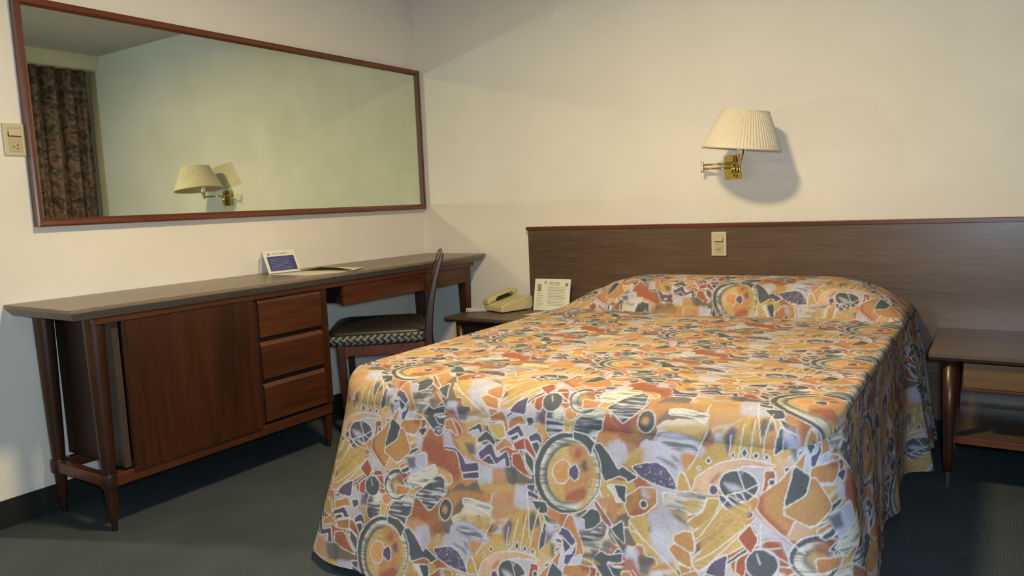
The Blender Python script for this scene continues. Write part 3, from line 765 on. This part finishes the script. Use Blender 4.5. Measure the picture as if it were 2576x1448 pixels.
def on(a, b, c, d, u0, v0, u1, v1, lift=.0006, th=.0005):
    f = lambda u, v: a*(1-u)*(1-v)+b*u*(1-v)+c*u*v+d*(1-u)*v
    n = (b-a).cross(d-a).normalized()*lift
    return leaf(f(u0, v0)+n, f(u1, v0)+n, f(u1, v1)+n, f(u0, v1)+n, th)
def join(*bms):
    o = bmesh.new()
    for b in bms:
        me = bpy.data.meshes.new('tmp'); b.to_mesh(me); o.from_mesh(me); bpy.data.meshes.remove(me); b.free()
    return o
obj('printed_panel', on(fa, fb, fc, fd, .09, .09, .93, .74), M_blue, t)
rr = random.Random(3)
obj('printed_lines', join(*[on(fa, fb, fc, fd, .14, .15+.068*i, .84+rr.uniform(-.12, .04), .165+.068*i, .0011) for i in range(8)]), M_blue2, t)
obj('heading_line', join(on(fa, fb, fc, fd, .28, .84, .46, .87), on(fa, fb, fc, fd, .52, .84, .74, .87)), M_green, t)
obj('emblem', on(fa, fb, fc, fd, .14, .80, .20, .90), M_red, t)

# ================================================================ headboard
t = thing('headboard', 'wide brown laminate headboard panel with a red-brown top trim', 'headboard', (.72, -.02, 0))
obj('panel', B((.727, -.032, .094), (W-.002, -.002, .872)), M_laminate, t)
obj('top_trim', B((.716, -.036, .8715), (W-.002, -.001, .890)), M_trim, t, bevel=.002)

# ================================================================ nightstands
def nightstand(x0, x1, yf, label, right):
    NZ = .465
    t = thing('nightstand', label, 'nightstand', ((x0+x1)/2, -.25, 0), None)
    bm = bmesh.new(); topslab(bm, x0, x1, yf, -.037, NZ, .026, .012, .014)
    obj('top', bm, M_nstop, t, bevel=.0015)
    for sx in (x0+.062, x1-.062):
        for sy in (yf+.045, -.075):
            bm = bmesh.new(); lathe(bm, [(.0105, .05), (.014, .1), (.0185, .25), (.0225, NZ-.026)], (sx, sy, 0), 24)
            l = obj('leg', bm, M_redv, t, smooth=True)
            bm = bmesh.new(); lathe(bm, [(.007, 0), (.0085, .052)], (sx, sy, 0), 12); obj('glide', bm, M_chrome, l)
    a, b = x0+.10, x1-.10
    obj('drawer', B((a, yf+.03, NZ-.116), (b, yf+.048, NZ-.034)), M_ochre if right else M_darkside, t, bevel=.002)
    obj('drawer_lip', B((a, yf+.026, NZ-.128), (b, yf+.048, NZ-.1165)), M_redx, t, bevel=.002)
    bm = bmesh.new(); box(bm, (a, yf+.048, NZ-.12), (a+.012, -.06, NZ-.028)); box(bm, (b-.012, yf+.048, NZ-.12), (b, -.06, NZ-.028)); box(bm, (a+.012, yf+.048, NZ-.12), (b-.012, -.06, NZ-.112))
    obj('drawer_case', bm, M_darkside, t)
    obj('shelf', B((x0+.065, yf+.05, .158), (x1-.065, -.07, .172)), M_nstop, t)
    obj('shelf_edge', B((x0+.065, yf+.040, .153), (x1-.065, yf+.050, .176)), M_redx, t, bevel=.001)
    if not right: obj('back_panel', B((a, -.058, .172), (b, -.050, NZ-.028)), M_darkside, t)
nightstand(.462, 1.06, -.43, 'wooden nightstand left of the bed holding the telephone', False)
nightstand(2.602, 3.155, -.545, 'wooden nightstand right of the bed with a golden drawer front', True)

# ================================================================ telephone
NZ = .465
t = thing('telephone', 'cream desk telephone with its handset on the left nightstand', 'telephone', (.63, -.17, NZ))
A = -.35
Mx = Matrix.Translation((.655, -.135, NZ)) @ Matrix.Rotation(A, 4, 'Z')
bm = bmesh.new()   # wedge body, low at the front
prof = [(-.105, .004), (-.105, .030), (-.09, .040), (.07, .075), (.095, .07), (.095, .02), (.085, .004)]
def extr(bm, prof, x0, x1, M):
    a = [bm.verts.new(M @ Vector((x0, y, z))) for y, z in prof]; b = [bm.verts.new(M @ Vector((x1, y, z))) for y, z in prof]; n = len(prof)
    bm.faces.new(a); bm.faces.new(list(reversed(b)))
    for i in range(n): bm.faces.new((a[i], b[i], b[(i+1) % n], a[(i+1) % n]))
extr(bm, prof, -.075, .085, Mx)
obj('body', bm, M_phone, t, bevel=.006, seg=3)
bm = bmesh.new()
hp = [(-.108, .034), (-.108, .058), (-.095, .066), (-.05, .082), (.03, .100), (.075, .106), (.088, .100), (.088, .078), (.06, .080), (.048, .088), (-.045, .068), (-.058, .050), (-.085, .044)]
extr(bm, hp, -.080, -.032, Mx); obj('handset', bm, M_phone, t, bevel=.006, seg=3)
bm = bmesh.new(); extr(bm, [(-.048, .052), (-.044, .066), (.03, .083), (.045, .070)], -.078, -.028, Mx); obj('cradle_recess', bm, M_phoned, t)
bm = bmesh.new()
for i in range(4):
    for k in range(3):
        y = -.062+i*.028; z = .040+(y+.09)*.219; box(bm, (.0+k*.025, y-.008, z-.003), (.016+k*.025, y+.008, z+.0035))
bm.transform(Mx); obj('keypad', bm, M_phone, t, bevel=.001)
bm = bmesh.new(); tube(bm, [(.40+.0, -.02, NZ+.004)] if False else [(.475, -.06, NZ+.004), (.50, -.085, NZ+.008), (.535, -.10, NZ+.014), (.575, -.125, NZ+.016)], .0022, 8)
obj('line_cable', bm, M_cable, t, smooth=True)
bm = bmesh.new(); pts = []
for i in range(150):
    a = i/149; ph = a*2*PI*10; cx = .492+.085*a; cy = -.285+.05*a
    pts.append((cx, cy+.0095*math.cos(ph), NZ+.0125+.009*math.sin(ph)))
tube(bm, pts, .0028, 6); obj('coiled_cord', bm, M_white, t, smooth=True)
# service card leaning on the headboard
t = thing('service_card', 'upright white framed information card leaning against the headboard beside the telephone', 'sign', (.89, -.07, NZ))
ca, cb, cc, cd = Vector((.792, -.115, NZ+.002)), Vector((1.000, -.115, NZ+.002)), Vector((.996, -.075, NZ+.160)), Vector((.788, -.075, NZ+.160))
obj('card', leaf(ca, cb, cc, cd, .003), M_paper, t)
obj('heading_line', join(on(ca, cb, cc, cd, .42, .86, .54, .89), on(ca, cb, cc, cd, .57, .86, .70, .89), on(ca, cb, cc, cd, .40, .80, .72, .815)), M_ink, t)
obj('printed_lines', join(*[on(ca, cb, cc, cd, .38, .73-.047*i, .92-rr.uniform(0, .1), .742-.047*i) for i in range(13)], *[on(ca, cb, cc, cd, .08, .52-.06*i, .26+rr.uniform(-.05, .04), .535-.06*i) for i in range(7)]), M_ink, t)
obj('emblem', on(ca, cb, cc, cd, .28, .85, .33, .92), M_green, t)
obj('picture', on(ca, cb, cc, cd, .09, .60, .19, .83), M_green, t)
obj('red_stamp', on(ca, cb, cc, cd, .86, .78, .94, .88), M_red, t)
sh = flat_sheet('paper_sheet', [(.83, -.27), (1.02, -.27), (1.02, -.14), (.87, -.13)], NZ+.0006, .0015, M_paper)
tag(sh, 'small white paper lying flat on the left nightstand before the card', 'paper')

# ================================================================ swing-arm wall lamp
t = thing('wall_lamp', 'brass swing-arm wall lamp with a pleated cream shade above the headboard', 'lamp', (1.796, 0, 1.134))
PX, PZ = 1.796, 1.134
obj('wall_plate', B((PX-.035, -.022, PZ-.053), (PX+.035, 0, PZ+.053)), M_brass, t, bevel=.002)
bm = bmesh.new(); lathe(bm, [(.010, -.02), (.014, -.014), (.014, .020), (.010, .026)], (PX+.012, -.036, PZ-.008), 24)
lathe(bm, [(.006, -.05), (.008, -.044), (.008, .040), (.0045, .046)], (PX+.012, -.036, PZ+.004), 20); obj('pivot', bm, M_brass, t, smooth=True)
J = Vector((1.668, -.045, PZ+.006)); S = Vector((1.868, -.150, PZ+.022))
bm = bmesh.new(); tube(bm, [(PX+.012, -.036, PZ-.004), (J.x, J.y, J.z-.006)], .0048, 12); obj('lower_arm', bm, M_brass, t, smooth=True)
bm = bmesh.new(); lathe(bm, [(.004, -.022), (.0075, -.021), (.0065, -.012), (.0065, .016), (.0075, .025), (.004, .026)], J, 20); obj('elbow_joint', bm, M_chrome, t, smooth=True)
bm = bmesh.new(); tube(bm, [(J.x, J.y, J.z+.010), (S.x, S.y, S.z-.008)], .0048, 12); obj('upper_arm', bm, M_brass, t, smooth=True)
TL = Matrix.Rotation(math.radians(7), 4, 'Y')   # the shade hangs a little down to the right
ax = TL @ Vector((0, 0, 1))
bm = bmesh.new(); lathe(bm, [(.006, -.022), (.0075, -.020), (.0075, .004), (.012, .006), (.017, .03), (.0195, .058), (.021, .064), (.012, .068)], S, 28, ax); obj('socket', bm, M_chrome, t, smooth=True)
SC = Vector((1.882, -.178, 1.201)); 
bm = bmesh.new(); n = 288; Rb, Rt, Hh = .157, .092, .150; uvr = []
for hz, rr_ in ((0, Rb), (.25, Rb*.75+Rt*.25), (.5, (Rb+Rt)/2), (.75, Rb*.25+Rt*.75), (1, Rt)):
    ring = []
    for i in range(n):
        a = 2*PI*i/n; k = rr_+(.0016 if i % 4 in (1, 2) else -.0012)*(1 if 0 < hz < 1 else .6)
        ring.append(bm.verts.new(SC + TL @ Vector((k*math.cos(a), k*math.sin(a), hz*Hh))))
    uvr.append(ring)
for a, b in zip(uvr, uvr[1:]):
    for i in range(n): bm.faces.new((a[i], a[(i+1) % n], b[(i+1) % n], b[i]))
o = obj('shade', bm, M_shade, t); sd = o.modifiers.new('s', 'SOLIDIFY'); sd.thickness = .002; sd.offset = 1
for z_, rr_, nm in ((0, Rb, 'shade_trim'), (Hh, Rt, 'shade_trim')):
    bm = bmesh.new(); N_ = 96
    ring = [SC + TL @ Vector(((rr_+.001)*math.cos(2*PI*i/N_), (rr_+.001)*math.sin(2*PI*i/N_), z_)) for i in range(N_)]
    prf = [(-.003, -.004), (.003, -.004), (.0035, .004), (-.003, .004)]
    R = [[bm.verts.new(SC + TL @ Vector(((rr_+d)*math.cos(2*PI*i/N_), (rr_+d)*math.sin(2*PI*i/N_), z_+h))) for d, h in prf] for i in range(N_)]
    for i in range(N_):
        for k in range(4): bm.faces.new((R[i][k], R[(i+1) % N_][k], R[(i+1) % N_][(k+1) % 4], R[i][(k+1) % 4]))
    obj(nm, bm, M_shade, t, smooth=True)
bm = bmesh.new()
for k in range(3):
    a = k*2*PI/3+.4; tube(bm, [SC + TL @ Vector((0, 0, Hh-.012)), SC + TL @ Vector((Rt*math.cos(a), Rt*math.sin(a), Hh-.002))], .0016, 6)
tube(bm, [S+ax*.06, SC + TL @ Vector((0, 0, Hh-.012))], .003, 8)
lathe(bm, [(.003, 0), (.006, .004), (.004, .010), (.001, .014)], SC + TL @ Vector((0, 0, Hh-.010)), 12, ax)
obj('harp', bm, M_brass, t)
bm = bmesh.new(); lathe(bm, [(.012, .066), (.014, .075), (.028, .105), (.024, .125), (.008, .136)], S, 20, ax); obj('bulb', bm, M_paper, t, smooth=True)

# ================================================================ desk chair
F = Vector((-.77, -.638, 0)).normalized(); Sd = Vector((-F.y, F.x, 0))     # F: where the sitter faces; Sd: to the far side
if Sd.y < 0: Sd = -Sd
PN = Vector((.652, -.806, 0))          # foot line of the near rear post
Wc = .40; Dc = .40
def P(f, s, z): return PN + F*f + Sd*s + Vector((0, 0, z))
t = thing('desk_chair', 'wooden side chair with a black seat and woven band pulled up to the desk', 'chair', P(.2, .2, 0))
# seat cushion: rounded block
def rrect(x0, x1, y0, y1, r, n=6):
    o = []
    for cx, cy, a0 in ((x1-r, y1-r, 0), (x0+r, y1-r, 90), (x0+r, y0+r, 180), (x1-r, y0+r, 270)):
        for i in range(n+1):
            a = math.radians(a0+90*i/n); o.append((cx+r*math.cos(a), cy+r*math.sin(a)))
    return o
bm = bmesh.new(); rows = []
def seatring(ins, z, r=.05): return [bm.verts.new(P(f, s, z)) for f, s in rrect(-.005+ins, Dc+.045-ins, -.012+ins, Wc+.012-ins, max(.012, r-ins*.3))]
for ins, z in ((.004, .464), (.005, .470), (.013, .480), (.030, .491), (.06, .499), (.10, .504), (.15, .506)): rows.append(seatring(ins, z))
for a, b in zip(rows, rows[1:]):
    for i in range(len(a)): bm.faces.new((a[i], a[(i+1) % len(a)], b[(i+1) % len(a)], b[i]))
bm.faces.new(rows[-1]); bm.faces.new(list(reversed(rows[0]))); obj('seat_pad', bm, M_vinyl, t, smooth=True)
bm = bmesh.new(); uv = bm.loops.layers.uv.new('UVMap'); pr = [(.012, .418), (.005, .423), (.0, .440), (.001, .456), (.004, .4645)]
rows = [seatring(i_, z) for i_, z in pr]; nn = len(rows[0]); per = [0]
for i in range(nn): per.append(per[-1]+(rows[1][(i+1) % nn].co-rows[1][i].co).length)
for k, (a, b) in enumerate(zip(rows, rows[1:])):
    for i in range(nn):
        f = bm.faces.new((a[i], a[(i+1) % nn], b[(i+1) % nn], b[i]))
        for l, (u_, v_) in zip(f.loops, ((per[i], pr[k][1]), (per[i+1], pr[k][1]), (per[i+1], pr[k+1][1]), (per[i], pr[k+1][1]))): l[uv].uv = (u_, v_)
bm.faces.new(rows[-1]); bm.faces.new(list(reversed(rows[0]))); obj('seat_band', bm, M_weave, t, smooth=True)
def bar(p0, p1, w_, h_, name='rail', mat=M_redx, bev=.003):
    """flat bar between two points, w_ across (horizontal), h_ tall"""
    d = (p1-p0).normalized(); side = d.cross(Vector((0, 0, 1)));
    if side.length < .1: side = Vector((1, 0, 0))
    side.normalize(); u_ = side.cross(d); bm = bmesh.new(); V = []
    for q in (p0, p1): V.append([bm.verts.new(q+side*(sx*w_/2)+u_*(sy*h_/2)) for sx, sy in ((-1, -1), (1, -1), (1, 1), (-1, 1))])
    a, b = V; bm.faces.new(list(reversed(a))); bm.faces.new(b)
    for i in range(4): bm.faces.new((a[i], a[(i+1) % 4], b[(i+1) % 4], b[i]))
    return obj(name, bm, mat, t, bevel=bev)
for s in (.012, Wc-.012): bar(P(.0, s, .393), P(Dc-.01, s, .393), .022, .048, 'seat_rail')
bar(P(Dc-.02, .02, .393), P(Dc-.02, Wc-.02, .393), .022, .048, 'seat_rail'); bar(P(.0, .02, .393), P(.0, Wc-.02, .393), .022, .048, 'seat_rail')
def quadbar(name, pts, mat=M_redv, bev=.006):
    """pts: (f, s, z, size_f, size_s) up the bar"""
    bm = bmesh.new(); R = []
    for f, s, z, a, b in pts: R.append([bm.verts.new(P(f+i*a/2, s+k*b/2, z)) for i, k in ((-1, -1), (1, -1), (1, 1), (-1, 1))])
    bm.faces.new(list(reversed(R[0]))); bm.faces.new(R[-1])
    for a, b in zip(R, R[1:]):
        for i in range(4): bm.faces.new((a[i], a[(i+1) % 4], b[(i+1) % 4], b[i]))
    return obj(name, bm, mat, t, bevel=bev, seg=3)
for s in (.0, Wc):
    quadbar('rear_post', [(-.09, s, .0, .024, .022), (-.045, s, .20, .030, .024), (-.014, s, .36, .036, .026), (-.01, s, .44, .037, .026), (-.018, s, .52, .035, .025), (-.030, s, .60, .030, .024), (-.048, s, .68, .026, .022), (-.072, s, .76, .023, .020), (-.090, s, .808, .018, .018)])
for s in (.016, Wc-.016):
    quadbar('leg', [(Dc-.03, s, .0, .022, .022), (Dc-.02, s, .418, .036, .034)], bev=.004)
for z, f in ((.775, -.078), (.66, -.044)):
    bm = bmesh.new(); R = []
    for i in range(13):
        a = i/12; s = .01+(Wc-.02)*a; ff = f-.006*math.sin(PI*a)
        R.append([bm.verts.new(P(ff+(z_-z)*-.36+d, s, z_)) for d, z_ in ((-.007, z-.024), (.007, z-.024), (.007, z+.024), (-.007, z+.024))])
    bm.faces.new(list(reversed(R[0]))); bm.faces.new(R[-1])
    for a, b in zip(R, R[1:]):
        for i in range(4): bm.faces.new((a[i], a[(i+1) % 4], b[(i+1) % 4], b[i]))
    obj('back_rail', bm, M_redx, t, bevel=.004)
for s in (.0, Wc): bar(P(-.05, s, .17), P(Dc-.027, s, .17), .014, .022, 'stretcher')
bar(P(.17, 0, .17), P(.17, Wc, .17), .014, .022, 'stretcher')

# ================================================================ bed
BX0, BX1, BY0, BY1, BZ = 1.165, 2.522, -1.90, -.045, .552
t = thing('bed', 'double bed with mattress and base under the patterned bedspread', 'bed', ((BX0+BX1)/2, -1, 0))
obj('mattress', B((BX0+.05, BY0+.22, .30), (BX1-.05, BY1-.01, .505)), M_matt, t, bevel=.04, seg=4)
obj('base', B((BX0+.06, BY0+.24, .12), (BX1-.06, BY1-.01, .299)), M_darkside, t)
for x in (BX0+.12, BX1-.12):
    for y in (BY0+.3, BY1-.1):
        bm = bmesh.new(); lathe(bm, [(.02, 0), (.028, .12)], (x, y, 0), 16); obj('leg', bm, M_black, t)

TILE = fabric_tile(PAT)
def dye(U, V):
    """bilinear look-up of the print at cloth position (metres)"""
    H, Wd = TILE.shape[:2]
    x = (U*1000) % Wd; y = (V*1000) % H
    x0 = np.floor(x).astype(int); y0 = np.floor(y).astype(int); fx = (x-x0)[:, None]; fy = (y-y0)[:, None]
    x0 %= Wd; y0 %= H
    x1 = (x0+1) % Wd; y1 = (y0+1) % H
    return (TILE[y0, x0]*(1-fx)+TILE[y0, x1]*fx)*(1-fy)+(TILE[y1, x0]*(1-fx)+TILE[y1, x1]*fx)*fy
def grid_faces(nu, nv, off):
    i, j = np.meshgrid(np.arange(nu-1), np.arange(nv-1), indexing='ij'); a = (i*nv+j).ravel()+off
    return np.stack([a, a+nv, a+nv+1, a+1], 1)
# --- outline of the bed top in plan, with rounded foot corners
RC = .13
def outline(step):
    """points, outward normals, cloth U along the edge; from left head round the foot to right head"""
    pts = []; 
    L1 = (BY1-(BY0+RC)); arc = PI/2*RC; L2 = (BX1-BX0)-2*RC
    tot = L1+arc+L2+arc+L1; a0 = L1-.12; b0 = L1+2*arc+L2+.12
    s = np.concatenate([np.linspace(0, a0, 340)[:-1], np.linspace(a0, b0, int((b0-a0)/step))[:-1], np.linspace(b0, tot, 340)]); n = len(s); X = np.zeros(n); Y = np.zeros(n); NX = np.zeros(n); NY = np.zeros(n)
    m = s <= L1; X[m] = BX0; Y[m] = BY1-s[m]; NX[m] = -1
    m = (s > L1) & (s <= L1+arc); a = (s[m]-L1)/RC; X[m] = BX0+RC-RC*np.cos(a); Y[m] = BY0+RC-RC*np.sin(a); NX[m] = -np.cos(a); NY[m] = -np.sin(a)
    m = (s > L1+arc) & (s <= L1+arc+L2); X[m] = BX0+RC+(s[m]-L1-arc); Y[m] = BY0; NY[m] = -1
    m = (s > L1+arc+L2) & (s <= L1+2*arc+L2); a = (s[m]-L1-arc-L2)/RC; X[m] = BX1-RC+RC*np.sin(a); Y[m] = BY0+RC-RC*np.cos(a); NX[m] = np.sin(a); NY[m] = -np.cos(a)
    m = s > L1+2*arc+L2; X[m] = BX1; Y[m] = BY0+RC+(s[m]-L1-2*arc-L2); NX[m] = 1
    U = s-(L1+arc)+BX0+RC
    return s, X, Y, NX, NY, U, tot, L1, arc, L2
# --- top panel
nx, ny = 540, 620
gx = np.linspace(BX0, BX1, nx); gy = np.concatenate([BY0+.1*(1-np.cos(np.linspace(0, PI/2, 70)))[:-1], np.linspace(BY0+.1, BY1, ny-69)]); X, Y = np.meshgrid(gx, gy, indexing='ij')
def rad(NYabs): return .018+.062*NYabs          # softer edge across the foot than along the sides
def plan_dist(X, Y):
    """distance inside the rounded outline, and the nearest outline point"""
    qx = np.minimum(X-BX0, BX1-X); qy = Y-BY0
    d = np.minimum(qx, qy); nxs = np.where(X > (BX0+BX1)/2, 1, -1)
    cx = np.where(nxs > 0, BX1-RC, BX0+RC); cy = BY0+RC
    incor = (qx < RC) & (qy < RC); dx = X-cx; dy = Y-cy; r = np.hypot(dx, dy)+1e-9
    d = np.where(incor, RC-r, d); out = incor & (r > RC)
    Xn = np.where(out, cx+dx/r*RC, X); Yn = np.where(out, cy+dy/r*RC, Y)
    front = np.where(incor, np.abs(dy)/r, np.where(qy < qx, 1., 0.))
    return np.maximum(d, 0), Xn, Yn, front
D, Xn, Yn, FR = plan_dist(X, Y)
R = rad(FR); k = np.clip((R-D)/R, 0, 1); Z = BZ-R+R*np.sqrt(1-k**2)
# pillow roll under the cover at the head
def pillow(X, Y):
    s = np.clip((Y+.475+.012*np.sin(X*5))/.43, 0, 1); v = np.abs(2*s-1)
    by = (1-v**2.6)**.62
    xs = (X-BX0)/(BX1-BX0); el = np.clip(xs/.30, 0, 1); er = np.clip((1-xs)/.26, 0, 1)
    ex = (1-(1-el)**2.1)**.95*(1-(1-er)**2.6)**.8
    return by*ex, s
bulge, sP = pillow(X, Y)
rip = .004*np.sin(X*31+2*np.sin(Y*14))+.003*np.sin(X*57+Y*23)
Z = Z+.128*bulge+rip*bulge*(1-bulge)*3+.004*np.sin(X*4.2)*np.sin(Y*3.1)*np.clip(D/.2, 0, 1)
Z += -.010*np.exp(-((Y+.49)/.018)**2)*np.clip(D/.08, 0, 1)
Yn = Yn-.030*np.sin(PI*np.clip(sP/.5, 0, 1))*np.clip(bulge*1.2, 0, 1)*(sP < .5)
# cloth coordinates: V runs on from the front drop, following the surface
dY = np.diff(Yn, axis=1); dZ = np.diff(Z, axis=1); arcl = np.concatenate([np.zeros((nx, 1)), np.cumsum(np.hypot(dY, dZ), 1)], 1)
colm = nx//2; V = np.broadcast_to(arcl[colm], arcl.shape)+BZ-.08; Uc = X
def slant(X, Y, T=0):
    q = np.clip((-1.1-Y)/.8, 0, 1); q = q*q*(3-2*q)
    return q*(.035+.125*np.clip((X-BX0)/(BX1-BX0), 0, 1))*(1-.75*T)
Yn = Yn+slant(Xn, Yn)
VT = np.stack([Xn.ravel(), Yn.ravel(), Z.ravel()], 1); CT = dye(Uc.ravel(), V.ravel()); FT = grid_faces(nx, ny, 0)
# --- skirt
s, PX_, PY_, NX_, NY_, US, tot, L1, arc, L2 = outline(.0019)
nt_ = 220; tt = np.linspace(0, 1, nt_)
r_s = rad(np.abs(NY_)); top = BZ-r_s; hem = .028+.008*np.sin(s*5)
Sg, Tg = np.meshgrid(s, tt, indexing='ij')
ease = Tg**1.25
c1 = np.exp(-((Sg-(L1+arc*.45))/.16)**2); c2 = np.exp(-((Sg-(L1+arc*1.5+L2))/.17)**2)
flare = .020*ease + .058*c1*ease + .085*c2*ease
foot = np.clip((Sg-L1)/.1, 0, 1)*np.clip((L1+2*arc+L2-Sg)/.1, 0, 1)
flare += foot*.035*ease
wave = .012*np.sin(Sg*2*PI/.41+.8)+.006*np.sin(Sg*2*PI/.23+2.1)+.002*np.sin(Sg*2*PI/.11)
sidew = 1-foot
flare += wave*ease*(.5+.5*sidew+1.2*(c1+c2))
# the spare cloth at the right head corner kicks out past the pillow
yb = BY1-(tot-Sg) # y along the right side
right = Sg > L1+2*arc+L2
ypos = BY0+RC+(Sg-L1-2*arc-L2)
kick = np.where(right, np.clip((ypos+.50)/.07, 0, 1), 0); kick = kick*kick*(3-2*kick)
flare += kick*(.010+.046*Tg+.006*np.sin(ypos*70))*np.clip(Tg*4, 0, 1)
Xs = PX_[:, None]+NX_[:, None]*flare; Ys = PY_[:, None]+NY_[:, None]*flare
Zs = top[:, None]+(hem-top)[:, None]*Tg+.015*c2*Tg
Ys = Ys+slant(PX_[:, None]+0*Tg, PY_[:, None]+0*Tg, Tg)
VS = np.stack([Xs.ravel(), Ys.ravel(), Zs.ravel()], 1)
Vc = top[:, None]+(hem-top)[:, None]*Tg; Ucs = US[:, None]+0*Tg
CS = dye(Ucs.ravel(), Vc.ravel()); FS = grid_faces(len(s), nt_, len(VT))
VA = np.concatenate([VT, VS]).astype(np.float32); CA = np.concatenate([CT, CS]); FA = np.concatenate([FT, FS[:, ::-1]])
me = bpy.data.meshes.new('bedspread'); me.vertices.add(len(VA)); me.vertices.foreach_set('co', VA.ravel())
me.loops.add(FA.size); me.loops.foreach_set('vertex_index', FA.ravel().astype(np.int32)); me.polygons.add(len(FA))
me.polygons.foreach_set('loop_start', (np.arange(len(FA))*4).astype(np.int32)); me.update(calc_edges=True)
me.polygons.foreach_set('use_smooth', np.ones(len(FA), bool))
at = me.color_attributes.new('dye', 'FLOAT_COLOR', 'POINT'); at.data.foreach_set('color', np.concatenate([CA, np.ones((len(CA), 1))], 1).astype(np.float32).ravel())
me.update()
sp = finish('bedspread', me, M_spread)
tag(sp, 'orange and grey patterned bedspread covering the bed and its pillows', 'bedspread')
# piping along the seams of the side drops
for sel, nm in ((s < L1, 'seam_piping'), (s > L1+2*arc+L2, 'seam_piping')):
    idx = np.where(sel)[0][::6]; bm = bmesh.new()
    tube(bm, [(PX_[i]+NX_[i]*.0005, PY_[i]+float(slant(PX_[i], PY_[i])), top[i]+.001) for i in idx], .0024, 6); obj(nm, bm, M_piping, sp, smooth=True)
